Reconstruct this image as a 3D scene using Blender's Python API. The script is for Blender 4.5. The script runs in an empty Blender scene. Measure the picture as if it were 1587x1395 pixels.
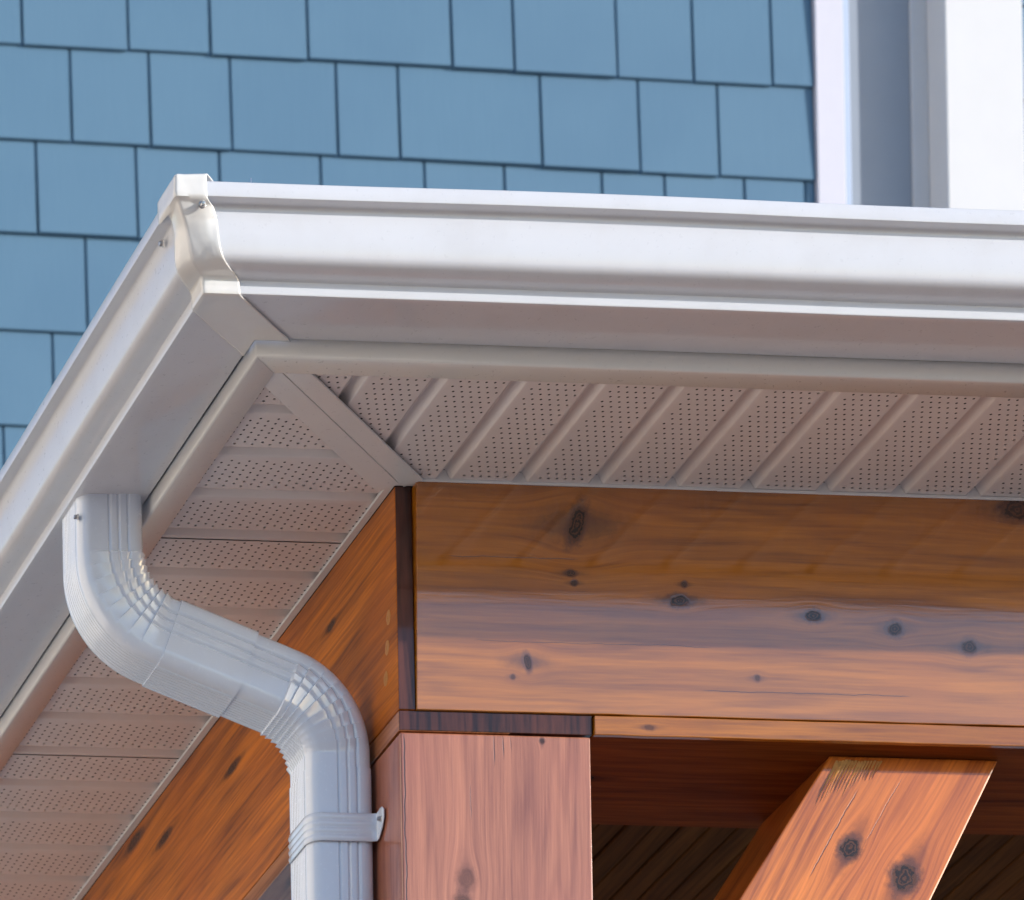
import bpy, bmesh, math, random
from mathutils import Vector, Matrix, noise as mnoise

random.seed(7)
S = 0.0333                      # one drawing unit in metres (a porch post is 5.5 units wide)
scene = bpy.context.scene
COL = scene.collection

# ------------------------------------------------------------------ camera
F_PX, W_PX = 8306.185, 1587.0
CAM = Vector((-59.3475, -143.7901, -76.2891))
yaw, pit, rol = (math.radians(a) for a in (5.1451, 0.3581, -0.8971))
fwd = Vector((math.sin(yaw)*math.cos(pit), math.cos(yaw)*math.cos(pit), math.sin(pit)))
rgt = Vector((math.cos(yaw), -math.sin(yaw), 0))
upv = rgt.cross(fwd)
r2 = rgt*math.cos(rol) + upv*math.sin(rol)
u2 = -rgt*math.sin(rol) + upv*math.cos(rol)
cd = bpy.data.cameras.new('camera')
cam = bpy.data.objects.new('camera', cd)
COL.objects.link(cam)
cam.matrix_world = Matrix(((r2.x, u2.x, -fwd.x, CAM.x*S), (r2.y, u2.y, -fwd.y, CAM.y*S),
                           (r2.z, u2.z, -fwd.z, CAM.z*S), (0, 0, 0, 1)))
cd.sensor_fit = 'HORIZONTAL'
cd.sensor_width = 36.0
cd.lens = F_PX/W_PX*36.0
cd.shift_x = (793.5+1897.806)/W_PX       # a levelled shift lens, as in architectural pictures
cd.shift_y = (4991.001-697.5)/W_PX
cd.clip_start = 0.05
cd.clip_end = 2000
cd.dof.use_dof = True
cd.dof.focus_distance = 143*S
cd.dof.aperture_fstop = 23
scene.camera = cam

# ------------------------------------------------------------------ light
SUN = Vector((1.0, -0.49, 0.268)).normalized()          # towards the sun
elev = math.asin(SUN.z)
world = bpy.data.worlds.new("World")
scene.world = world
world.use_nodes = True
wn = world.node_tree
bg = wn.nodes['Background']
sky = wn.nodes.new('ShaderNodeTexSky')
sky.sky_type = 'NISHITA'
sky.sun_disc = False
sky.sun_elevation = elev
sky.sun_rotation = math.atan2(SUN.x, SUN.y)
sky.altitude = 100
sky.air_density = 1.0
sky.dust_density = 1.5
sky.ozone_density = 3.5
wn.links.new(sky.outputs[0], bg.inputs[0])
bg.inputs[1].default_value = 0.15
sl = bpy.data.lights.new('sun', 'SUN')
sl.energy = 3.0
sl.angle = math.radians(0.5)
sl.color = (1.0, 0.955, 0.91)
so = bpy.data.objects.new('sun', sl)
COL.objects.link(so)
so.rotation_euler = SUN.to_track_quat('Z', 'Y').to_euler()
so.location = (6, -6, 8)
scene.view_settings.view_transform = 'Standard'
scene.view_settings.look = 'None'
scene.view_settings.exposure = 0.68
scene.view_settings.gamma = 1
scene.view_settings.use_curve_mapping = False
scene.render.engine = 'CYCLES'


# ------------------------------------------------------------------ node helpers
class NT:
    def __init__(self, name):
        self.m = bpy.data.materials.new(name)
        self.m.use_nodes = True
        self.t = self.m.node_tree
        self.b = self.t.nodes['Principled BSDF']

    def n(self, kind, **kw):
        x = self.t.nodes.new(kind)
        for k, v in kw.items():
            setattr(x, k, v)
        return x

    def put(self, sock, v):
        if isinstance(v, (int, float)):
            sock.default_value = v
        elif isinstance(v, (tuple, list, Vector)):
            v = tuple(v)
            if len(sock.default_value) == 4 and len(v) == 3:
                v = v + (1.0,)
            sock.default_value = v
        else:
            self.t.links.new(v, sock)

    def math(self, op, a, b=0.0, c=0.0, clamp=False):
        x = self.n('ShaderNodeMath', operation=op, use_clamp=clamp)
        self.put(x.inputs[0], a)
        self.put(x.inputs[1], b)
        self.put(x.inputs[2], c)
        return x.outputs[0]

    def vec(self, a, b, c):
        x = self.n('ShaderNodeCombineXYZ')
        for i, v in enumerate((a, b, c)):
            self.put(x.inputs[i], v)
        return x.outputs[0]

    def noise(self, v, scale=1.0, detail=4.0, rough=0.55, dist=0.0):
        x = self.n('ShaderNodeTexNoise')
        self.put(x.inputs['Vector'], v)
        x.inputs['Scale'].default_value = scale
        x.inputs['Detail'].default_value = detail
        x.inputs['Roughness'].default_value = rough
        x.inputs['Distortion'].default_value = dist
        return x.outputs[0]

    def mix(self, f, a, b):
        x = self.n('ShaderNodeMix', data_type='RGBA')
        self.put(x.inputs[0], f)
        self.put(x.inputs[6], a)
        self.put(x.inputs[7], b)
        return x.outputs[2]

    def ramp(self, v, lo, hi, a=0.0, b=1.0):
        x = self.n('ShaderNodeMapRange', interpolation_type='SMOOTHSTEP')
        self.put(x.inputs[0], v)
        for i, q in enumerate((lo, hi, a, b)):
            x.inputs[i+1].default_value = q
        return x.outputs[0]

    def coord(self):
        x = self.n('ShaderNodeTexCoord')
        y = self.n('ShaderNodeVectorMath', operation='SCALE')
        self.t.links.new(x.outputs['Object'], y.inputs[0])
        y.inputs[3].default_value = 1.0/S
        return y.outputs[0]

    def dot(self, v, d):
        x = self.n('ShaderNodeVectorMath', operation='DOT_PRODUCT')
        self.put(x.inputs[0], v)
        x.inputs[1].default_value = d
        return x.outputs[1]

    def bump(self, h, strength, dist):
        x = self.n('ShaderNodeBump')
        x.inputs['Strength'].default_value = strength
        x.inputs['Distance'].default_value = dist
        self.put(x.inputs['Height'], h)
        self.t.links.new(x.outputs[0], self.b.inputs['Normal'])
        return x.outputs[0]

    def set(self, **kw):
        names = dict(color='Base Color', rough='Roughness', coat='Coat Weight', coat_rough='Coat Roughness',
                     coat_ior='Coat IOR', metal='Metallic', ior='IOR', spec='Specular IOR Level')
        for k, v in kw.items():
            self.put(self.b.inputs[names[k]], v)
        return self


def enamel(name, col, rough=0.2, grime=0.08, wave=0.25, scale=0.35, coat=0.25, coat_rough=0.08, micro=0.004):
    """baked white paint on thin folded metal: slightly uneven, a little dusty"""
    t = NT(name)
    p = t.coord()
    g = t.noise(p, 0.9, 6, 0.6)
    g2 = t.noise(p, 7.0, 5, 0.7)
    f = t.math('MULTIPLY', t.ramp(g, 0.42, 0.75), grime)
    f = t.math('ADD', f, t.math('MULTIPLY', t.ramp(g2, 0.6, 0.8), grime*0.5))
    dirt = tuple(c*k for c, k in zip(col, (0.62, 0.55, 0.47)))
    r = t.math('ADD', t.math('MULTIPLY', g2, 0.12), rough-0.05)
    t.set(color=t.mix(f, col, dirt), rough=r, ior=1.5, coat=coat, coat_rough=coat_rough, coat_ior=1.65)
    h = t.math('ADD', t.noise(p, scale, 2, 0.4), t.math('MULTIPLY', t.noise(p, 30, 2, 0.5), micro))
    t.bump(h, wave, 0.35*S)
    return t.m


def wood(name, A, B, C, light, dark, knots=(), seed=0.0, coat=1.0, rough=0.38, coat_rough=0.055, fine=4.2, contrast=1.15, coat_ior=1.75, spec=0.22, checks=()):
    """varnished cedar; A = direction of the grain, B across the seen face, C into the wood.
    knots: (a, b, radius across, stretch along a, darkness)"""
    t = NT(name)
    p = t.coord()
    a, b, c = (t.dot(p, Vector(d).normalized()) for d in (A, B, C))
    b1 = b
    for kn in knots:
        ka, kb, r, st, dk = kn[:5]
        da = t.math('DIVIDE', t.math('SUBTRACT', a, ka), 2.7*r*max(st, .8))
        dbv = t.math('SUBTRACT', b, kb)
        db = t.math('DIVIDE', dbv, 2.0*r)
        q = t.math('ADD', t.math('MULTIPLY', da, da), t.math('MULTIPLY', db, db))
        e = t.math('POWER', 2.718, t.math('MULTIPLY', q, -1.0))
        b1 = t.math('SUBTRACT', b1, t.math('MULTIPLY', t.math('MULTIPLY', dbv, 0.78), e))
    wob = t.noise(t.vec(t.math('MULTIPLY', a, 0.10), t.math('MULTIPLY', b1, 0.35), t.math('ADD', c, seed)), 1.0, 3, 0.5)
    b1 = t.math('ADD', b1, t.math('MULTIPLY', wob, 0.35))
    sv = t.math('ADD', t.math('MULTIPLY', c, 0.7), seed)
    s1 = t.noise(t.vec(t.math('MULTIPLY', a, 0.22), t.math('MULTIPLY', b1, fine), sv), 1.0, 6, 0.62)
    s3 = t.noise(t.vec(t.math('MULTIPLY', a, 0.5), t.math('MULTIPLY', b1, fine*3.2), sv), 1.0, 4, 0.6)
    s2 = t.noise(t.vec(t.math('MULTIPLY', a, 0.05), t.math('MULTIPLY', b1, 0.9), sv), 1.0, 4, 0.6)
    lw = t.noise(t.vec(t.math('MULTIPLY', a, 0.03), t.math('MULTIPLY', b1, 0.55), sv), 1.0, 2, 0.5)
    ring = t.math('SINE', t.math('MULTIPLY', lw, 95.0))
    ring = t.math('POWER', t.math('ADD', t.math('MULTIPLY', ring, 0.5), 0.5), 3.0)
    f = t.math('ADD', t.math('MULTIPLY', t.ramp(s2, 0.3, 0.72), 0.50*contrast), t.math('MULTIPLY', t.ramp(s1, 0.35, 0.7), 0.30*contrast))
    f = t.math('ADD', f, t.math('MULTIPLY', ring, 0.22*contrast))
    f = t.math('ADD', f, t.math('MULTIPLY', t.math('SUBTRACT', s3, 0.5), 0.85*contrast), clamp=True)
    col = t.mix(f, light, dark)
    # small warm / cool drift of the stain
    drift = t.noise(p, 0.22, 3, 0.5)
    col = t.mix(t.math('MULTIPLY', t.ramp(drift, 0.4, 0.7), 0.35), col, tuple(x*y for x, y in zip(light, (0.78, 0.62, 0.75))))
    km = None
    jig = t.math('MULTIPLY', t.math('SUBTRACT', t.noise(p, 4.5, 5, 0.65), 0.5), 1.25)
    for kn in knots:
        ka, kb, r, st, dk = kn[:5]
        ct, sn = math.cos(kn[5] if len(kn) > 5 else 0.0), math.sin(kn[5] if len(kn) > 5 else 0.0)
        ra, rb = t.math('SUBTRACT', a, ka), t.math('SUBTRACT', b, kb)
        da = t.math('DIVIDE', t.math('ADD', t.math('MULTIPLY', ra, ct), t.math('MULTIPLY', rb, sn)), r*st)
        db = t.math('DIVIDE', t.math('SUBTRACT', t.math('MULTIPLY', rb, ct), t.math('MULTIPLY', ra, sn)), r)
        d = t.math('SQRT', t.math('ADD', t.math('MULTIPLY', da, da), t.math('MULTIPLY', db, db)))
        d = t.math('ADD', d, jig)
        dl = t.math('DIVIDE', t.math('SUBTRACT', a, ka), r*max(st, 1.0)*3.4)
        dw = t.math('DIVIDE', t.math('SUBTRACT', b, kb), r*1.15)
        dh = t.math('ADD', t.math('SQRT', t.math('ADD', t.math('MULTIPLY', dl, dl), t.math('MULTIPLY', dw, dw))), t.math('MULTIPLY', jig, 0.5))
        halo = t.math('MULTIPLY', t.ramp(dh, 0.15, 1.25, 1.0, 0.0), 0.75*dk)
        core = t.math('MULTIPLY', t.ramp(d, 0.80, 1.05, 1.0, 0.0), dk)
        rim = t.math('MULTIPLY', t.ramp(d, 0.95, 1.75, 1.0, 0.0), 0.85*dk)
        col = t.mix(halo, col, tuple(x*0.40 for x in dark))
        col = t.mix(rim, col, (0.085, 0.022, 0.006))
        col = t.mix(core, col, t.mix(t.ramp(t.math('ADD', t.math('MULTIPLY', t.math('SINE', t.math('MULTIPLY', d, 17.0)), 0.35), t.noise(p, 9, 3, 0.7)), 0.35, 0.85), (0.010, 0.005, 0.004), (0.10, 0.034, 0.014)))
        km = core if km is None else t.math('MAXIMUM', km, core)
    ck = None
    for (cb, a0, a1, w) in checks:
        # a drying crack: thin, slightly wandering, running out at both ends
        wd = t.noise(t.vec(t.math('MULTIPLY', a, 0.9), cb, 2.0), 1.0, 4, 0.6)
        off = t.math('ABSOLUTE', t.math('ADD', t.math('SUBTRACT', b, cb), t.math('MULTIPLY', t.math('SUBTRACT', wd, 0.5), 0.14)))
        lo, hi = min(a0, a1), max(a0, a1)
        run = t.math('MULTIPLY', t.ramp(a, lo, lo+0.4), t.ramp(a, hi-0.3, hi+0.1, 1.0, 0.0))
        line = t.math('MULTIPLY', t.ramp(off, w*0.4, w*1.8, 1.0, 0.0), run)
        ck = line if ck is None else t.math('MAXIMUM', ck, line)
    if ck is not None:
        col = t.mix(t.math('MULTIPLY', ck, 0.85), col, (0.022, 0.010, 0.008))
    h = t.math('ADD', t.math('MULTIPLY', s1, 0.7), t.math('MULTIPLY', s3, 0.3))
    if ck is not None:
        h = t.math('SUBTRACT', h, t.math('MULTIPLY', ck, 0.35))
    if km is not None:
        h = t.math('SUBTRACT', h, t.math('MULTIPLY', t.math('MULTIPLY', km, t.noise(p, 9, 3, 0.6)), 0.6))
    if km is not None:
        coat = t.math('SUBTRACT', coat, t.math('MULTIPLY', km, 0.55*coat))
    t.set(color=col, rough=rough, spec=spec, coat=coat, coat_rough=coat_rough, coat_ior=coat_ior)
    nb = t.bump(h, 0.35, 0.045*S)
    # the varnish film levels most of the grain
    x = t.n('ShaderNodeBump')
    x.inputs['Strength'].default_value = 0.08
    x.inputs['Distance'].default_value = 0.03*S
    t.put(x.inputs['Height'], h)
    t.t.links.new(x.outputs[0], t.b.inputs['Coat Normal'])
    return t.m


def plain(name, col, rough=0.5, metal=0.0, var=0.1, sc=3.0, bump=0.1, spec=0.5, coat=0.0):
    t = NT(name)
    p = t.coord()
    g = t.noise(p, sc, 5, 0.6)
    t.set(color=t.mix(t.math('MULTIPLY', g, 1.0), tuple(c*(1-var) for c in col), tuple(min(1, c*(1+var)) for c in col)),
          rough=rough, metal=metal, spec=spec, coat=coat)
    if bump:
        t.bump(g, bump, 0.1*S)
    return t.m


# ------------------------------------------------------------------ mesh helpers
class MB:
    def __init__(self):
        self.v, self.f = [], []

    def add(self, vs, fs):
        o = len(self.v)
        self.v += [tuple(x) for x in vs]
        self.f += [tuple(i+o for i in f) for f in fs]

    def box(self, x0, x1, y0, y1, z0, z1):
        self.add([(x, y, z) for z in (z0, z1) for y in (y0, y1) for x in (x0, x1)],
                 [(0, 2, 3, 1), (4, 5, 7, 6), (0, 1, 5, 4), (2, 6, 7, 3), (0, 4, 6, 2), (1, 3, 7, 5)])

    def grid(self, rows, close=False):
        n = len(rows[0])
        vs = [p for r in rows for p in r]
        fs = []
        for i in range(len(rows)-1):
            for j in range(n if close else n-1):
                k = (j+1) % n
                fs.append((i*n+j, i*n+k, (i+1)*n+k, (i+1)*n+j))
        self.add(vs, fs)

    def prism(self, pts, y0, y1, ax='y'):
        n = len(pts)
        if ax == 'y':
            vs = [(a, y0, b) for a, b in pts] + [(a, y1, b) for a, b in pts]
        elif ax == 'x':
            vs = [(y0, a, b) for a, b in pts] + [(y1, a, b) for a, b in pts]
        else:
            vs = [(a, b, y0) for a, b in pts] + [(a, b, y1) for a, b in pts]
        fs = [tuple(range(n)), tuple(range(2*n-1, n-1, -1))]
        fs += [(i, i+n, (i+1) % n+n, (i+1) % n) for i in range(n)]
        self.add(vs, fs)

    def build(self, name, mat, parent=None, bevel=0.0, seg=2, smooth=0.0, weld=False, solid=0.0, clip=None):
        bm = bmesh.new()
        vs = [bm.verts.new((x*S, y*S, z*S)) for x, y, z in self.v]
        bm.verts.index_update()
        for f in self.f:
            try:
                bm.faces.new([vs[i] for i in f])
            except ValueError:
                pass
        if weld:
            bmesh.ops.remove_doubles(bm, verts=bm.verts[:], dist=1e-5)
        if clip:
            for co, no in clip:
                bmesh.ops.bisect_plane(bm, geom=bm.verts[:]+bm.edges[:]+bm.faces[:], plane_co=Vector(co)*S,
                                       plane_no=Vector(no), clear_outer=True)
        bmesh.ops.recalc_face_normals(bm, faces=bm.faces[:])
        if bevel:
            bmesh.ops.bevel(bm, geom=bm.edges[:], offset=bevel*S, segments=seg, profile=0.6, affect='EDGES', clamp_overlap=True)
        me = bpy.data.meshes.new(name)
        bm.to_mesh(me)
        bm.free()
        if smooth:
            me.polygons.foreach_set('use_smooth', [True]*len(me.polygons))
            me.set_sharp_from_angle(angle=math.radians(smooth))
        me.materials.append(mat)
        o = bpy.data.objects.new(name, me)
        COL.objects.link(o)
        if solid:
            md = o.modifiers.new('sheet', 'SOLIDIFY')
            md.thickness = solid*S
            md.offset = 1.0
        if parent is not None:
            o.parent = parent
            # parts keep plain scene coordinates: undo the chain of parent offsets
            inv = Vector((0, 0, 0))
            q = parent
            while q is not None:
                inv += q.location
                q = q.parent
            if parent.type == 'EMPTY':
                o.location = -inv
        return o


def thing(name, loc, label, cat, group=None):
    o = bpy.data.objects.new(name, None)
    o.empty_display_size = 0.05
    o.location = Vector(loc)*S
    COL.objects.link(o)
    tag(o, label, cat, group, 'thing')
    return o


def tag(o, label=None, cat=None, group=None, kind=None):
    for k, v in (('label', label), ('category', cat), ('group', group), ('kind', kind)):
        if v:
            o[k] = v
    return o


def bx(name, mat, parent, x0, x1, y0, y1, z0, z1, bevel=0.0, **kw):
    m = MB()
    m.box(x0, x1, y0, y1, z0, z1)
    return m.build(name, mat, parent, bevel=bevel, **kw)


def arc(cx, cy, r, a0, a1, n):
    return [(cx+r*math.cos(math.radians(a0+(a1-a0)*i/n)), cy+r*math.sin(math.radians(a0+(a1-a0)*i/n))) for i in range(n+1)]


# ------------------------------------------------------------------ materials
X, Y, Z = (1, 0, 0), (0, 1, 0), (0, 0, 1)
LIGHT, DARK = (0.50, 0.170, 0.005), (0.15, 0.038, 0.002)
M = {}
M['gutter'] = enamel('white_gutter_enamel', (0.70, 0.715, 0.755), 0.28, 0.10, 0.12, 0.22, 0.6, 0.04, 0.0)
M['strip'] = enamel('white_corner_enamel', (0.82, 0.81, 0.78), 0.2, 0.08, 0.10, 1.3, 0.5, 0.06)
M['pipe'] = enamel('white_downspout_enamel', (0.74, 0.815, 0.93), 0.25, 0.05, 0.10, 0.8, 1.0, 0.06)
M['trim'] = enamel('white_fascia_trim', (0.80, 0.795, 0.78), 0.28, 0.03, 0.08, 0.3, 0.4, 0.08, 0.0)
M['soffit'] = enamel('almond_soffit_vinyl', (0.80, 0.755, 0.735), 0.38, 0.10, 0.08, 0.4, 0.2, 0.15, 0.0)
M['front'] = wood('cedar_front_beam', X, Z, Y, LIGHT, DARK,
                  [(5.10, -1.10, 0.54, 0.42, 1.0, -0.28), (4.92, -2.44, 0.085, 1.8, 0.9), (5.03, -2.70, 0.075, 1.2, 0.9),
                   (8.08, -3.10, 0.17, 1.8, 1.0), (8.21, -2.65, 0.085, 0.9, 0.9), (11.95, -3.41, 0.17, 1.3, 1.0),
                   (14.33, -3.70, 0.20, 1.1, 0.85), 
                   (16.51, -4.13, 0.21, 1.1, 0.75), (3.68, -4.90, 0.24, 0.45, 0.85, 0.2), (3.26, -5.32, 0.07, 1.0, 0.6), (10.32, -5.16, 0.09, 0.9, 0.6),
                   (17.9, -0.30, 0.30, 1.6, 0.8)], 1.3, contrast=0.95, coat_ior=2.05, checks=[(-5.55, 8.6, 14.8, 0.010), (-2.05, 1.2, 5.2, 0.008), (-4.35, 2.0, 9.0, 0.007)])
M['front_low'] = wood('cedar_bottom_board', X, Z, Y, LIGHT, DARK, [(7.2, -6.6, 0.08, 2, 0.5)], 8.1)
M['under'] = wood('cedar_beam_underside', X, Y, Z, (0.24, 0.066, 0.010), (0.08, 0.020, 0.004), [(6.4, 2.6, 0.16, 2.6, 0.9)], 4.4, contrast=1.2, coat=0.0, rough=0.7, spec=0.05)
M['side'] = wood('cedar_side_beam', Y, Z, X, (0.70, 0.205, 0.007), (0.15, 0.033, 0.002),
                 [(4.78, -1.61, 0.11, 2.6, 0.9), (12.66, -2.03, 0.13, 3.6, 0.9), (18.51, -1.51, 0.14, 3.6, 0.9),
                  (21.2, -0.40, 0.18, 3.6, 0.8)], 2.9, contrast=1.15, coat=0.3)
M['side_low'] = wood('cedar_side_bottom_board', Y, Z, X, (0.52, 0.21, 0.07), DARK, [], 6.2)
M['post'] = wood('cedar_post', Z, X, Y, (0.56, 0.225, 0.125), (0.23, 0.074, 0.042),
                 [(-10.95, 1.85, 0.24, 1.2, 0.35), (-11.6, 1.72, 0.22, 1.1, 0.45), (-7.06, 4.1, 0.07, 1.0, 0.8)], 5.7, fine=5.2, contrast=1.0, checks=[(0.125, -30, -6.9, 0.018), (2.72, -7.9, -6.9, 0.012), (2.98, -7.7, -6.9, 0.014), (3.20, -7.5, -6.9, 0.009), (2.02, -9.4, -8.3, 0.007)])
BA = Vector((-2.45, 0, -4.15)).normalized()
BB = Vector((BA.z, 0, -BA.x))


def ab(x, z):
    p = Vector((x, 1.0, z))
    return p.dot(BA), p.dot(BB)


kb = []
for (kx, kz, r, st, dk) in ((13.38, -9.45, 0.27, 1.25, 0.95), (14.97, -10.25, 0.36, 1.15, 0.95)):
    q = ab(kx, kz)
    kb.append((q[0], q[1], r, st, dk))
M['brace'] = wood('cedar_brace', BA, BB, Y, (0.80, 0.240, 0.032), (0.25, 0.056, 0.010), kb, 3.3, fine=4.0, contrast=1.25, coat=0.8, checks=[(ab(13.0, -8.9)[1], ab(12.9, -7.2)[0], ab(11.5, -9.9)[0], 0.014), (ab(14.6, -8.0)[1], ab(14.9, -7.3)[0], ab(13.9, -9.3)[0], 0.008)])
M['end'] = wood('cedar_end_grain', Z, X, Y, (0.13, 0.040, 0.022), (0.018, 0.007, 0.006), [], 9.3, fine=1.6, rough=0.3, coat=0.5, contrast=1.5)
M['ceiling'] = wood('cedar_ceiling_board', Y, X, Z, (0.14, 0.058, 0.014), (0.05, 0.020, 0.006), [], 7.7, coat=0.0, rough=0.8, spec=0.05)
M['screw'] = plain('zinc_screw', (0.55, 0.55, 0.56), 0.28, 1.0, 0.15, 20, 0.0)
M['putty'] = plain('putty_plug', (0.50, 0.22, 0.055), 0.4, 0.0, 0.15, 9, 0.1, coat=0.1)
M['torn'] = plain('torn_cedar_fibre', (0.85, 0.42, 0.15), 0.3, 0.0, 0.45, 5, 0.4, coat=0.3)
M['dark'] = plain('soffit_void_black', (0.03, 0.028, 0.027), 0.9)  # colour for the darkness above the soffit holes
M['roof'] = plain('asphalt_roof', (0.07, 0.068, 0.066), 0.9, 0, 0.4, 6, 0.5)


def shingle_mat():
    t = NT('blue_shingle_paint')
    p = t.coord()
    oi = t.n('ShaderNodeObjectInfo')
    x, y, z = (t.dot(p, d) for d in (X, Y, Z))
    g = t.noise(t.vec(t.math('MULTIPLY', x, 7.0), t.math('MULTIPLY', oi.outputs['Random'], 40.0), t.math('MULTIPLY', z, 0.5)), 1.0, 5, 0.6)
    big = t.noise(p, 0.12, 3, 0.5)
    col = t.mix(t.math('MULTIPLY', t.ramp(g, 0.3, 0.75), 0.30), (0.104, 0.212, 0.322), (0.084, 0.180, 0.280))
    col = t.mix(t.math('MULTIPLY', oi.outputs['Random'], 0.30), col, (0.118, 0.224, 0.330))
    col = t.mix(t.math('MULTIPLY', t.ramp(big, 0.4, 0.65), 0.25), col, (0.074, 0.164, 0.272))
    t.set(color=col, rough=0.48, spec=0.35)
    t.bump(g, 0.14, 0.05*S)
    return t.m


M['shingle'] = shingle_mat()
M['sheathing'] = plain('blue_wall_backing', (0.095, 0.20, 0.30), 0.7)
M['casing'] = plain('lavender_white_casing', (0.66, 0.66, 0.75), 0.45, 0, 0.03, 1.5, 0.03)
M['penumbra_strip'] = plain('pale_blue_penumbra', (0.48, 0.58, 0.76), 0.5, 0, 0.03, 1.5, 0.03)  # pale blue paints in the soft edge of the pilaster's shadow
M['column'] = plain('bright_white_trim', (0.70, 0.71, 0.73), 0.5, 0, 0.03, 0.6, 0.05)
M['shadow_grey'] = plain('grey_shadow_paint', (0.33, 0.37, 0.43), 0.4, 0, 0.06, 0.4, 0.0)  # grey puts the pilaster's shadow into the board colour
M['cream'] = plain('cream_render', (0.78, 0.71, 0.62), 0.8, 0, 0.08, 0.2, 0.1)
M['ground'] = plain('dry_ground', (0.26, 0.215, 0.20), 0.95, 0, 0.25, 0.08, 0.3)
M['deck'] = plain('porch_floor', (0.34, 0.24, 0.18), 0.7, 0, 0.15, 0.5, 0.1)

# ------------------------------------------------------------------ ground
GZ = -122.0
m = MB()
m.box(-9000, 9000, -9000, 9000, GZ-3, GZ)
g = m.build('ground', M['ground'])
tag(g, 'dry tan ground around the porch', kind='structure')
m = MB()
m.box(0.5, 64, 0.5, 117, GZ+0.1, GZ+17)
g = m.build('porch_floor', M['deck'])
tag(g, 'brown raised porch floor', kind='structure')

# ------------------------------------------------------------------ house wall
def wy(x):
    return 120.0+(x-50.0)*0.025


wall = thing('house_wall', (60, wy(60), GZ), 'pale blue shingled house wall with white trim, behind the porch roof', 'house wall')


def wbox(name, mat, parent, x0, x1, z0, z1, d0, d1, bevel=0.03, d0t=None):
    """box on the wall; d = distance in front of the wall plane (towards the camera)"""
    m = MB()
    d0t = d0 if d0t is None else d0t
    vs = []
    for z, dd in ((z0, d0), (z1, d0t)):
        for off in (dd, d1):
            for x in (x0, x1):
                vs.append((x, wy(x)-off, z))
    m.add(vs, [(0, 2, 3, 1), (4, 5, 7, 6), (0, 1, 5, 4), (2, 6, 7, 3), (0, 4, 6, 2), (1, 3, 7, 5)])
    return m.build(name, mat, parent, bevel=bevel, seg=1)


wbox('wall_backing', M['sheathing'], wall, -20, 130, GZ, 128, -0.02, -4.0, 0)
ROWS = [85.05, 80.22, 75.45, 70.55, 65.72, 60.9, 56.1, 89.9, 94.75]
JOINTS = {0: [25.1, 30.17, 35.73, 40.05, 45.21, 52.86, 56.17, 61.71, 65.82, 70.07],
          1: [24.4, 28.0, 32.68, 36.82, 41.10, 46.71, 50.00, 57.58, 62.84, 67.12],
          2: [26.0, 30.81, 36.05, 40.45, 45.81, 51.33, 55.60, 60.82, 64.2, 68.50, 71.79],
          3: [22.6, 27.3, 33.33, 38.2, 43.4], 4: [21.8, 26.6, 31.51, 36.0, 41.7], 5: [20.4, 24.1, 28.86, 34.0, 39.1],
          6: [19.0, 23.4, 27.6, 33.1], 7: [27.6, 33.2, 38.0, 43.0, 48.4, 54.2, 59.0, 63.7, 68.4], 8: [25.2, 30.4, 34.6, 40.1, 45.7, 50.2, 55.9, 61.0, 66.3]}
gap = 0.07
for r, z in enumerate(ROWS):
    js = list(JOINTS[r])
    while js[0] > 14:
        js.insert(0, js[0]-random.uniform(3.6, 6.4))
    if r in (3, 4, 5, 6):
        while js[-1] < 66:
            js.append(js[-1]+random.uniform(3.6, 6.6))
    js.append(72.30+gap)
    for i in range(len(js)-1):
        top = z+4.83+0.5
        dz = random.uniform(-0.045, 0.045)
        wbox('shingle', M['shingle'], wall, js[i]+gap, js[i+1]-gap, z+dz, top, 0.27+random.uniform(-.05, .05), 0.0, 0.03, d0t=0.05)
# the courses carry on right of the bright trim
for r, z in enumerate(ROWS[:3]+ROWS[7:]):
    x = 82.9
    while x < 106:
        w = random.uniform(3.6, 6.4)
        wbox('shingle', M['shingle'], wall, x, x+w-2*gap, z+random.uniform(-0.045, 0.045), z+5.33, 0.27+random.uniform(-.05, .05), 0.0, 0.03, d0t=0.05)
        x += w
wbox('trim_board', M['casing'], wall, 72.36, 73.90, 40, 108, 0.36, -0.03, 0.05)
wbox('penumbra_strip', M['penumbra_strip'], wall, 73.91, 74.24, 40, 108, 0.28, -0.03, 0.03)  # thin strip coloured as the shadow's soft edge
wbox('casing', M['column'], wall, 77.62, 78.51, 40, 108, 0.22, -0.03, 0.03)
wbox('shadowed_panel', M['shadow_grey'], wall, 74.25, 77.61, 40, 108, 0.10, -0.03, 0.03)  # board between the trims, with its shade painted in
wbox('corner_pilaster', M['column'], wall, 78.52, 82.75, 40, 108, 2.05, -0.03, 0.07)

# the sunlit house across the side yard, which the left faces of the gutter and trims look at
m = MB()
m.box(-420, -190, -130, 260, GZ, 85)
m.prism([(-140, 85), (65, 165), (270, 85)], -426, -186, 'x')
nh = m.build('neighbour_house', M['cream'])
tag(nh, kind='structure')

# ------------------------------------------------------------------ porch roof: roof deck, soffit, trims, ceiling
roof = thing('porch_canopy', (0, 0, 0), 'low porch roof with white fascia trim and perforated almond soffit', 'porch roof')
E0 = -6.35
m = MB()
for dz in (0.0, 0.6):
    k = 0.20
    z = 2.35+dz
    m.add([(E0, E0, z), (64, E0, z), (64, 64, z+k*70.35), (64, 116.5, z+k*70.35), (E0, 116.5, z)], [(0, 1, 2), (0, 2, 3, 4)])
m.build('roof_deck', M['roof'], roof)
A_, TW, ZT = 6.363, 0.755, -0.101
# fascia cover: vertical face and bottom flange, one long L per side, mitred at the corner
LX, LY = 48.0, 112.0


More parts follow.
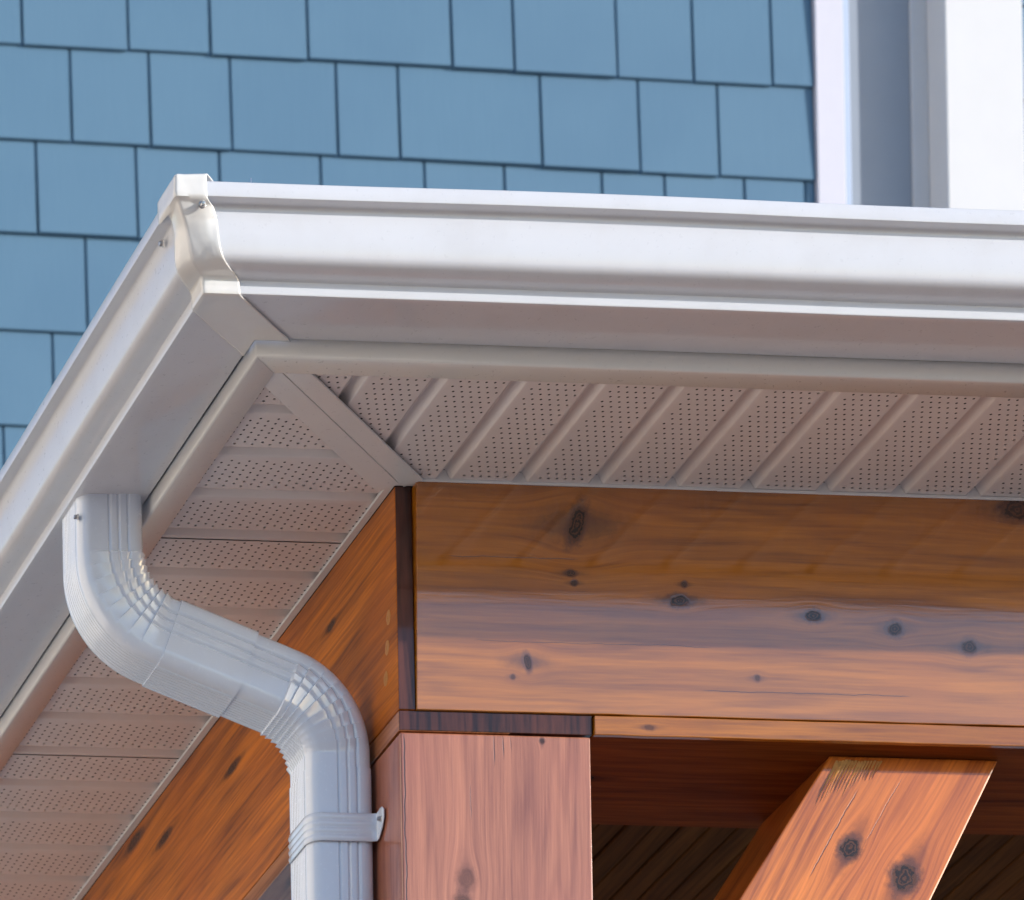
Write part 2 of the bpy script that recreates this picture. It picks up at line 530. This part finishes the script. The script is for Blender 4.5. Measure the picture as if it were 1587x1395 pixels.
def sweep_front(m, prof, seg=1, xe=LX):
    m.grid([[(-d+(xe+d)*i/seg, -d, z) for d, z in prof] for i in range(seg+1)])


def sweep_side(m, prof, seg=1, ye=LY):
    m.grid([[(-d, -d+(ye+d)*i/seg, z) for d, z in prof] for i in range(seg+1)])


tp = [(6.20, 0.50), (6.33, 0.48), (6.36, 0.44), (A_, -0.03), (A_-0.02, -0.085), (A_-0.06, ZT), (A_-TW, ZT), (A_-TW-0.01, ZT+0.05)]
for nm, fn in (('front', sweep_front), ('side', sweep_side)):
    m = MB()
    pr_ = tp if nm == 'front' else [(d-0.012, z-0.006) for d, z in tp]
    fn(m, pr_)
    m.build('fascia_trim', M['trim'], roof, smooth=40, solid=-0.012)
# fascia board behind the cover
m = MB()
sweep_front(m, [(6.19, 2.2), (6.19, -0.02), (5.9, -0.02)])
m.build('fascia_board', M['trim'], roof)
m = MB()
sweep_side(m, [(6.19, 2.2), (6.19, -0.02), (5.9, -0.02)])
m.build('fascia_board', M['trim'], roof)

# soffit panels: three perforated flats and three V grooves each
PITCH, HOLE, HX, HY = 2.192, 0.037, 0.240, 0.250
GRV = [(0.00, 0.0), (0.03, 0.006), (0.06, 0.035), (0.24, 0.26), (0.27, 0.28), (0.30, 0.28), (0.33, 0.26), (0.45, 0.035), (0.48, 0.006), (0.51, 0.0)]
ZS = 0.03


def soffit_panel(u0, l0, l1, swap, clip):
    """u across the panel (x for the front, y for the side), l along it"""
    m = MB()

    def P(u, l, z):
        return (l, u, z) if swap else (u, l, z)
    for k in range(3):
        b = u0+k*PITCH
        m.grid([[P(b+x, l, ZS+z) for x, z in GRV] for l in (l0, l1)])
        ncol = 6
        f0, f1 = b+0.51, b+PITCH
        h0 = 0.5*(f0+f1)-ncol*HX/2
        # plain margins
        nrow = int((l1-l0-0.1)/HY)
        q0 = l0+0.05
        m.add([P(f0, l0, ZS), P(h0, l0, ZS), P(h0, l1, ZS), P(f0, l1, ZS)], [(0, 1, 2, 3)])
        h1 = h0+(ncol+0.5)*HX
        m.add([P(h1, l0, ZS), P(f1, l0, ZS), P(f1, l1, ZS), P(h1, l1, ZS)], [(0, 1, 2, 3)])
        m.add([P(h0, l0, ZS), P(h1, l0, ZS), P(h1, q0, ZS), P(h0, q0, ZS)], [(0, 1, 2, 3)])
        qe = q0+nrow*HY
        m.add([P(h0, qe, ZS), P(h1, qe, ZS), P(h1, l1, ZS), P(h0, l1, ZS)], [(0, 1, 2, 3)])
        for r in range(nrow):
            ya, yb = q0+r*HY, q0+(r+1)*HY
            sh = 0.5*HX if r % 2 else 0.0
            xa, xb = (h0, h0+sh) if sh else (h1-0.5*HX, h1)
            m.add([P(xa, ya, ZS), P(xb, ya, ZS), P(xb, yb, ZS), P(xa, yb, ZS)], [(0, 1, 2, 3)])
            for c in range(ncol):
                x0 = h0+sh+c*HX
                cx, cy = x0+HX/2, (ya+yb)/2
                ou = [(x0, ya), (cx, ya), (x0+HX, ya), (x0+HX, cy), (x0+HX, yb), (cx, yb), (x0, yb), (x0, cy)]
                an = [-135, -90, -45, 0, 45, 90, 135, 180]
                inn = [(cx+HOLE*math.cos(math.radians(t)), cy+HOLE*math.sin(math.radians(t))) for t in an]
                m.add([P(a, b2, ZS) for a, b2 in ou+inn], [(i, (i+1) % 8, 8+(i+1) % 8, 8+i) for i in range(8)])
    # turned-up edge that makes the joint with the next panel
    m.add([P(u0+3*PITCH-0.012, l0, ZS), P(u0+3*PITCH-0.012, l1, ZS), P(u0+3*PITCH-0.012, l1, ZS+0.25), P(u0+3*PITCH-0.012, l0, ZS+0.25)], [(0, 1, 2, 3)])
    return m.build('soffit_panel', M['soffit'], roof, weld=True, smooth=35, clip=clip)


u = 1.02-2*PITCH-3*PITCH+0.0
while u < 34:
    cl = [((0, 0, 0), (-1, 1, 0))] if u < 0.2 else None       # keep y <= x
    soffit_panel(u, -5.68, -0.268, False, cl)
    u += 3*PITCH
u = 0.54-3*PITCH
while u < 74:
    cl = [((0, 0, 0), (1, -1, 0))] if u < 0.1 else None
    soffit_panel(u, -5.68, -0.012, True, cl)
    u += 3*PITCH
# near-black sheet standing in for the unlit void above the perforated panels
m = MB()
m.add([(-6.1, -6.1, 0.9), (60, -6.1, 0.9), (60, 110, 0.9), (-6.1, 110, 0.9)], [(0, 1, 2, 3)])
m.build('soffit_void', M['dark'], roof)
# J trim along the beams
m = MB()
for prof in ([(0.30, 0.025), (0.30, -0.035), (0.285, -0.05), (0.02, -0.05), (0.02, -0.02), (0.27, -0.02), (0.27, 0.025), (0.262, 0.30)],):
    m.grid([[(x, -d, z) for d, z in prof] for x in (-0.10, 9.2)])
m.build('wall_trim', M['trim'], roof, smooth=40)
m = MB()
m.grid([[(x, -d*1.05, z-0.012) for d, z in [(0.30, 0.025), (0.30, -0.035), (0.285, -0.05), (0.02, -0.05), (0.02, -0.02), (0.27, -0.02), (0.27, 0.025), (0.25, 0.30)]] for x in (9.15, 48)])
m.build('wall_trim', M['trim'], roof, smooth=40)
m = MB()
m.grid([[(-d, y, z) for d, z in [(0.24, 0.025), (0.24, -0.035), (0.225, -0.05), (0.02, -0.05), (0.02, -0.02), (0.21, -0.02), (0.21, 0.025)]] for y in (0.0, 110)])
m.build('wall_trim', M['trim'], roof, smooth=40)


def diag_strip(d0, d1, z, s0, s1):
    """flat strip along the 45 degree mitre; d = (x-y) offset, s = x+y along"""
    m = MB()
    zz = [(d0, z+0.05), (d0, z+0.01), (d0+0.02, z), (d1-0.02, z), (d1, z+0.01), (d1, z+0.05)]
    m.grid([[((s+d)/2, (s-d)/2, q) for d, q in zz] for s in (s0, s1)])
    # end caps
    return m.build('mitre_trim', M['trim'], roof, smooth=30)


diag_strip(-0.72, 0.20, -0.062, -11.7, -0.05)
diag_strip(0.235, 1.02, -0.070, -11.7, 0.25)
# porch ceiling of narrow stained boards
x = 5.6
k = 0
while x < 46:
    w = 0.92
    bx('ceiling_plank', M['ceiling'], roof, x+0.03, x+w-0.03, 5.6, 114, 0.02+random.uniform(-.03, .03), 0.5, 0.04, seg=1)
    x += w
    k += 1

# ------------------------------------------------------------------ gutter
gut = thing('gutter', (-8, -8, 0.3), 'white metal gutter with a crimped corner cover, running round the porch eave', 'gutter')
GP = [(6.40, 2.30), (6.40, 0.40), (6.43, 0.365), (6.50, 0.36), (8.40, 0.297), (8.54, 0.294), (8.575, 0.305), (8.592, 0.335), (8.555, 0.62), (8.565, 0.655), (8.60, 0.675), (8.74, 0.698), (8.88, 0.728), (9.00, 0.762), (9.10, 0.802), (9.17, 0.85), (9.22, 0.905), (9.25, 0.975), (9.268, 1.06), (9.31, 1.22), (9.325, 1.50), (9.335, 1.80), (9.34, 2.00), (9.35, 2.09), (9.375, 2.14), (9.42, 2.165), (9.66, 2.17), (9.695, 2.185), (9.705, 2.21), (9.655, 2.57), (9.635, 2.60), (9.60, 2.612), (9.40, 2.60), (9.36, 2.50)]


def wob(t, k):
    return 0.022*mnoise.noise(Vector((t*0.16, k*3.1, 0.7)))


def trough(front):
    m = MB()
    rows = []
    n = 60
    L = LX if front else LY
    for i in range(n+1):
        t = (i/n)**1.5
        row = []
        for j, (d, z) in enumerate(GP):
            s = -d+(0.74 if front else 0.56)
            s += (L-s)*t
            w = wob(s, 1 if front else 2)*min(1, t*9)
            zz = z+w*0.5
            # the long front run sags a little away from the corner
            if front:
                zz += 0.05*math.exp(-((s-1.0)/5.0)**2)*(1 if z > 1.9 else 0.25)*min(1, t*12)
            dd = d+w*(1 if d > 8 else 0)
            row.append((s, -dd, zz) if front else (-dd, s, zz))
        rows.append(row)
    m.grid(rows)
    return m.build('gutter_trough', M['gutter'], gut, smooth=38)


trough(True)
trough(False)

# crimped corner cover lapped over both runs
CP = [(9.40, 2.67), (9.56, 2.70), (9.69, 2.70), (9.725, 2.67), (9.735, 2.60), (9.74, 2.22), (9.725, 2.14), (9.68, 2.09), (9.60, 2.065), (9.50, 2.04), (9.43, 2.00),
      (9.395, 1.90), (9.385, 1.75), (9.378, 1.62), (9.372, 1.42), (9.36, 1.22), (9.335, 1.06), (9.30, 0.96), (9.25, 0.88), (9.17, 0.82), (9.07, 0.775), (8.95, 0.738), (8.82, 0.712), (8.71, 0.69),
      (8.650, 0.635), (8.632, 0.60), (8.630, 0.33), (8.622, 0.285), (8.58, 0.262), (8.45, 0.262), (7.6, 0.285), (6.42, 0.325)]


def resample(p, n):
    d = [0.0]
    for a, b in zip(p, p[1:]):
        d.append(d[-1]+math.hypot(b[0]-a[0], b[1]-a[1]))
    out = []
    for i in range(n):
        t = d[-1]*i/(n-1)
        k = max(j for j in range(len(d)) if d[j] <= t+1e-9)
        k = min(k, len(p)-2)
        f = (t-d[k])/(d[k+1]-d[k])
        out.append((p[k][0]+(p[k+1][0]-p[k][0])*f, p[k][1]+(p[k+1][1]-p[k][1])*f))
    return out


cp = resample(CP, 110)
m = MB()
rows = []
for j, (d, z) in enumerate(cp):
    row = []
    R = 0.045
    on_face = 1.0 if 0.75 < z < 2.1 and d > 9 else 0.0
    wf = 0.82 if z > 2.13 else 0.83+0.15*(2.13-z)/1.85
    wl = 1.22 if z > 2.1 else (0.66+0.08*(2.0-z))
    us = [-wl+(wl-R)*i/14 for i in range(14)] + [-R, -R*0.6, -R*0.25, 0.0, R*0.25, R*0.6, R] + [R+(wf-R)*i/18 for i in range(1, 19)]
    for u in us:
        # rounded outside corner between the two flaps
        if u <= -R:
            px, py, nx, ny = -d, -d-u, -1, 0
        elif u >= R:
            px, py, nx, ny = -d+u, -d, 0, -1
        else:
            a = math.radians(90*(u+R)/(2*R))
            px, py = -d+R-R*math.cos(a), -d+R-R*math.sin(a)
            nx, ny = -math.cos(a), -math.sin(a)
        if 0.66 < z < 2.12:
            # the folded ridge itself runs straight from lip to lip
            ds_ = 8.66+(9.64-8.66)*(z-0.66)/1.46
            q = abs(u)/(wf if u > 0 else wl)
            dd = d-ds_
            # outward it fills the hollow below the lip; inward it only presses a little
            kk = (1-0.55*q*q) if dd < 0 else max(0.0, 1-q*1.1)
            dd = dd if dd < 0 else 0.24*(1-math.exp(-dd/0.24))
            px += dd*kk
            py += dd*kk
        o = 0.0
        if z > 0.5:
            q = Vector((u*1.7, z*1.3, 3.0))
            o = 0.014*mnoise.noise(q)+0.005*mnoise.noise(q*2.7)
            # a pressed fold below the lip and a dent near the bottom corner
            o += 0.025*math.exp(-((u-0.55)/0.22)**2-((z-1.35-0.5*u)/0.5)**2)*on_face
            o -= 0.025*math.exp(-((u-0.40)/0.16)**2-((z-0.98)/0.13)**2)
            o += 0.02*math.exp(-((u-0.62)/0.10)**2-((z-0.92)/0.10)**2)
            o += 0.015*math.exp(-((u+0.45)/0.16)**2-((z-1.05)/0.16)**2)
            o -= 0.018*math.exp(-((u+0.62)/0.12)**2-((z-1.25)/0.2)**2)
            edge = max(0.0, (abs(u)-(wf if u > 0 else wl)+0.12)/0.12)
            o = o*(1-edge)+0.012
        zz = z+(0.05*max(0, u-0.2) if z > 2.55 else 0.0)
        row.append((px+nx*o, py+ny*o, zz))
    rows.append(row)
m.grid(rows)
strip = m.build('corner_cover', M['strip'], gut, smooth=50, solid=0.028)
tag(strip, 'crimped white corner cover with two screws, over the gutter mitre')


def screw(parent, c, n, r=0.085):
    """pan head with a hex washer, n = outward direction"""
    n = Vector(n).normalized()
    a = n.orthogonal().normalized()
    b = n.cross(a)
    m = MB()
    prof = [(r*1.15, 0.0), (r*1.15, 0.02), (r*0.85, 0.03), (r*0.85, 0.09), (r*0.6, 0.115), (0.001, 0.12)]
    m.grid([[tuple(Vector(c)+n*h+(a*math.cos(t*math.pi/6)+b*math.sin(t*math.pi/6))*q for _ in (0,))[0] for t in range(12)] for q, h in prof], close=True)
    return m.build('screw', M['screw'], parent, smooth=40)


screw(strip, (-9.00, -9.64, 1.98), (0, -1, -0.25))
screw(strip, (-9.42, -7.92, 1.93), (-1, 0, -0.1))
# fine spike of a fastener on top of the lip
m = MB()
m.box(-7.66, -7.63, -9.55, -9.52, 2.6, 2.78)
m.build('nail_tip', M['screw'], gut)

# ------------------------------------------------------------------ downspout
ds = thing('downspout', (-1.2, 2.7, GZ), 'white corrugated downspout with two elbows, from the gutter to the post', 'downspout')
PW, PD, PR = 0.955, 0.86, 0.34
PYC = 1.60+PD


def section():
    """outline in (a, b, tag), counter-clockwise; b = -PD is the front"""
    pts = []
    # left face (a=-PW) from back to front, fine ribs
    N = 44
    for i in range(N+1):
        b = (PD-PR)-(2*(PD-PR))*i/N
        w = 0.5-0.5*math.cos(i/N*2*math.pi*9)
        pts.append((-PW+0.016*w, b))
    for i in range(1, 9):
        t = math.radians(180+90*i/8)
        pts.append((-PW+PR+PR*math.cos(t), -PD+PR+PR*math.sin(t)))
    grooves = (-0.09, 0.18, 0.45)
    N = 52
    for i in range(1, N+1):
        a = -(PW-PR)+2*(PW-PR)*i/N
        g = sum(max(0.0, 1-abs(a-q)/0.055) for q in grooves)
        pts.append((a, -PD+0.045*g))
    for i in range(1, 9):
        t = math.radians(270+90*i/8)
        pts.append((PW-PR+PR*math.cos(t), -PD+PR+PR*math.sin(t)))
    N = 24
    for i in range(1, N+1):
        b = -(PD-PR)+2*(PD-PR)*i/N
        w = 0.5-0.5*math.cos(i/N*2*math.pi*5)
        pts.append((PW-0.016*w, b))
    for i in range(1, 9):
        t = math.radians(0+90*i/8)
        pts.append((PW-PR+PR*math.cos(t), PD-PR+PR*math.sin(t)))
    for i in range(1, 9):
        t = math.radians(90+90*i/8)
        pts.append((-PW+PR+PR*math.cos(t), PD-PR+PR*math.sin(t)))
    return pts[:-1]


SEC = section()
XU, XL = -7.52, -1.03
sl_ = math.radians(20.7)
R_E = 2.2
T_E = R_E*math.tan(math.radians(69.3/2))
CUP = Vector((XU, -2.78))
CLO = Vector((XL, -5.16-0.377*0.18))
t1 = Vector((0, -1))
t2 = Vector((math.cos(sl_), -math.sin(sl_)))


def elbow_path(corner, ta, tb, R, n):
    """points, tangents along an arc from direction ta to tb"""
    T = R_E*math.tan(math.acos(max(-1, min(1, ta.dot(tb))))/2)
    p0 = corner-ta*T
    ang = math.acos(ta.dot(tb))
    sgn = 1 if ta.x*tb.y-ta.y*tb.x > 0 else -1
    nrm = Vector((-ta.y, ta.x))*sgn
    c = p0+nrm*R
    out = []
    for i in range(n+1):
        q = sgn*ang*i/n
        t = Vector((ta.x*math.cos(q)-ta.y*math.sin(q), ta.x*math.sin(q)+ta.y*math.cos(q)))
        nn = Vector((-t.y, t.x))*sgn
        out.append((c-nn*R, t))
    return out, sgn


def ring(p, t, scale=0.0, sgn=0, crimp=0.0):
    e = Vector((-t.y, t.x))
    row = []
    for a, b in SEC:
        a2, b2 = a, b
        L = math.hypot(a, b)
        k = 1+scale
        if crimp:
            w = max(0.0, min(1.0, (a*sgn+0.85)/0.75))
            w = w*w*(3-2*w)
            # crimps show on the faces beside the throat of the bend
            k += crimp*w/max(0.5, L)
        q = p+e*(a2*k)
        row.append((q.x, PYC+b2*k, q.y))
    return row


def tube(name, rows, **kw):
    m = MB()
    m.grid(rows, close=True)
    return m.build(name, M['pipe'], ds, smooth=24, **kw)


def elbow(corner, ta, tb, lead_in, lead_out, sc):
    NC = 8
    path, sgn = elbow_path(corner, ta, tb, R_E, NC*6)
    rows = [ring(path[0][0]-ta*lead_in, ta, sc)]
    rows.append(ring(path[0][0]-ta*0.02, ta, sc))
    for i, (p, t) in enumerate(path):
        ph = (i % 6)/6.0
        # each crimp swells slowly and drops back with a sharp step
        if i == len(path)-1:
            c = 0.0
        else:
            c = 0.085*(1-ph)**1.2 if i > 0 else 0.0
        if i % 6 == 0 and i > 0 and i < len(path)-1:
            rows.append(ring(p-t*0.02, t, sc, sgn, 0.0))
        rows.append(ring(p, t, sc, sgn, c))
    rows.append(ring(path[-1][0]+tb*0.03, tb, sc))
    rows.append(ring(path[-1][0]+tb*lead_out, tb, sc))
    return tube('elbow', rows), path


el, pa = elbow(CUP, t1, t2, 1.66, 0.42, 0.0)
screw(el, (XU-PW, PYC-0.75, -0.30), (-1, 0, 0), 0.07)
el2, pb = elbow(CLO, t2, t1, 1.45, 0.55, -0.012)
# offset pipe between the two elbows, lapped over both ends
s0 = pa[-1][0]+t2*0.26
s1 = pb[0][0]-t2*1.28
tube('offset_pipe', [ring(s0, t2, -0.01)]+[ring(s0+(s1-s0)*i/6, t2, 0.04) for i in range(7)]+[ring(s1, t2, -0.02)])
# long pipe down the post
q0 = pb[-1][0]+t1*0.40
tube('pipe', [ring(q0, t1, -0.02)]+[ring(Vector((XL, q0.y-(q0.y-GZ-4)*i/10)), t1, 0.012) for i in range(11)])
# outlet collar at the gutter bottom
m = MB()
m.grid([[(XU+a*k, PYC+b*k, z) for a, b in SEC] for k, z in ((0.97, 0.40), (0.97, 0.22))], close=True)
m.build('outlet', M['pipe'], ds, smooth=40)
# strap round the pipe, screwed to the side of the post
XF = XL-PW-0.025
YB = 1.60+2*PD+0.03
path = [(-0.035, 1.06), (-0.035, 1.18), (-0.035, 1.32), (-0.035, 1.44), (-0.07, 1.51), (-0.16, 1.54), (-0.30, 1.545)] + [(-0.30+(XF+0.36+0.30)*i/8, 1.545) for i in range(1, 9)]
path += [(XF+0.36+0.36*math.cos(math.radians(q)), 1.905+0.36*math.sin(math.radians(q))) for q in (-105, -120, -135, -150, -165, -180)]
path += [(XF, 2.2), (XF, 2.6), (XF, YB-0.35), (XF+0.3, YB), (-0.03, YB)]
zs0, zs1 = -9.28, -8.50
N = 28
m = MB()
rows = []
for i, (x, y) in enumerate(path):
    a = path[max(0, i-1)]
    b = path[min(len(path)-1, i+1)]
    tx, ty = b[0]-a[0], b[1]-a[1]
    L = math.hypot(tx, ty)
    nx, ny = -ty/L*-1, tx/L*-1
    nx, ny = (ty/L, -tx/L)
    row = []
    for j in range(N+1):
        f = j/N
        z = zs0+(zs1-zs0)*f
        if i < 4:
            # rounded ear on the post, leaning upwards
            k = (0.30, 0.72, 0.92, 1.0)[i]
            up = (0.20, 0.16, 0.10, 0.04)[i]
            z = (zs0+zs1)/2+up+(zs1-zs0)*k*(f-0.5)
        w = 0.5-0.5*math.cos(f*2*math.pi*4)
        o = 0.028*w if i > 5 else 0.0
        row.append((x-nx*o, y-ny*o, z))
    rows.append(row)
m.grid(rows)
st = m.build('strap', M['pipe'], ds, smooth=40, solid=0.03)
screw(st, (-0.06, 1.24, -8.77), (-1, -0.1, 0), 0.075)

# ------------------------------------------------------------------ timber
HB, HL, HS = -6.277, -6.842, -6.875


def rough_edge_board(name, mat, parent, x0, x1, y0, y1, z0, z1, bevel=0.035, n=1, ax='x', amp=0.0, lean=0.0):
    """sawn board whose long edges wander slightly"""
    m = MB()
    rows = []
    for i in range(n+1):
        t = i/n
        if ax == 'x':
            x = x0+(x1-x0)*t
            w = [amp*mnoise.noise(Vector((x*0.9, k*5.3, 1.0))) for k in range(4)]
            rows.append([(x, y0, z0+w[0]), (x, y1, z0+w[0]), (x, y1, z1+w[2]), (x, y0-lean, z1+w[2])])
        else:
            y = y0+(y1-y0)*t
            w = [amp*mnoise.noise(Vector((y*0.9, k*5.3, 4.0))) for k in range(4)]
            rows.append([(x0, y, z0+w[0]), (x1, y, z0+w[0]), (x1, y, z1+w[2]), (x0, y, z1+w[2])])
    m.grid(rows, close=True)
    m.add(rows[0], [(3, 2, 1, 0)])
    m.add(rows[-1], [(0, 1, 2, 3)])
    bm_o = m.build(name, mat, parent, weld=True)
    md = bm_o.modifiers.new('eased_edges', 'BEVEL')
    md.width = bevel*S
    md.segments = 2
    md.limit_method = 'ANGLE'
    md.angle_limit = math.radians(50)
    return bm_o


fb_ = thing('front_beam', (0.5, 0, HB), 'varnished cedar beam across the front, shaded golden above and sunlit pink below', 'beam')
rough_edge_board('beam_face', M['front'], fb_, 0.50, 48, -0.035, 5.40, HB, -0.05, 0.02, 60, 'x', 0.02, lean=0.25)
rough_edge_board('bottom_board', M['front_low'], fb_, 5.62, 48, -0.02, 0.14, HL, HB-0.03, 0.02, 60, 'x', 0.015)
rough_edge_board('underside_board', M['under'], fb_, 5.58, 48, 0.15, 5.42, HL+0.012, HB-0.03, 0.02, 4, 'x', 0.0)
bx('end_plate', M['end'], fb_, 0.025, 5.56, 0.04, 5.3, HS+0.045, HB-0.012, 0.015)
sb = thing('side_beam', (0, 0.05, HB), 'varnished orange cedar beam running back along the left side', 'beam')
rough_edge_board('beam_face', M['side'], sb, 0.0, 0.48, 0.035, 112, HB+0.01, -0.05, 0.02, 60, 'y', 0.02)
rough_edge_board('bottom_board', M['side_low'], sb, 0.003, 3.2, 0.055, 112, HS+0.03, HB-0.02, 0.015, 40, 'y', 0.01)
bx('end_grain', M['end'], sb, 0.012, 0.47, 0.012, 0.034, HB+0.02, -0.05, 0.004)
for (y, z) in ((0.62, -3.41), (0.75, -4.20), (0.88, -5.00)):
    m = MB()
    n = 14
    m.grid([[(-h, y+r*(1+0.18*mnoise.noise(Vector((q, y*9, 0))))*math.cos(q*2*math.pi/n)*0.9,
              z+r*(1+0.2*mnoise.noise(Vector((q, y*5, 2))))*math.sin(q*2*math.pi/n)*1.25) for q in range(n)]
            for r, h in ((0.17, -0.01), (0.165, 0.006), (0.12, 0.012), (0.05, 0.016), (0.04, 0.006), (0.001, 0.005))], close=True)
    m.build('putty_plug', M['putty'], sb, smooth=50)

post = thing('porch_post', (2.75, 2.75, GZ), 'square varnished cedar post under the beam corner, beside the downspout', 'post')
rough_edge_board('post_shaft', M['post'], post, 0.02, 5.5, 0.0, 5.5, GZ+17, HS-0.035, 0.045, 1, 'x', 0.0)

br = thing('knee_brace', (14, 1, -8), 'slanted orange cedar brace with two dark knots, under the front beam', 'brace')
m = MB()
zb0, zb1 = HL-0.01, -16.5


def brx(side, z):
    return (12.86+(z+6.84)*0.661) if side == 0 else (17.85+(z+6.75)*0.515)


m.prism([(brx(0, zb0), zb0), (brx(1, zb0), zb0), (brx(1, zb1), zb1), (brx(0, zb1), zb1)], 0.82, 5.0)
m.build('brace_timber', M['brace'], br, bevel=0.05)
# torn grain at the top left of the brace: a few raised glossy slivers
m = MB()
for i in range(15):
    f = i/14
    x0 = 13.02+1.30*f
    z0 = HL-0.10-0.05*random.random()
    L = (1.55-1.0*f)*random.uniform(0.75, 1.0)
    w = random.uniform(0.05, 0.085)
    dx = -L*0.52
    h = random.uniform(0.03, 0.085)
    m.add([(x0, 0.82, z0), (x0+w, 0.82, z0), (x0+dx+w*0.5, 0.818, z0-L), (x0+w/2, 0.82-h, z0-0.1*L), (x0+dx*0.6+w/2, 0.82-h*0.8, z0-0.6*L)],
          [(0, 1, 3), (1, 4, 3), (1, 2, 4), (0, 3, 4), (0, 4, 2)])
tg = m.build('torn_grain', M['torn'], br)
tag(tg, 'rough torn grain at the top of the brace')
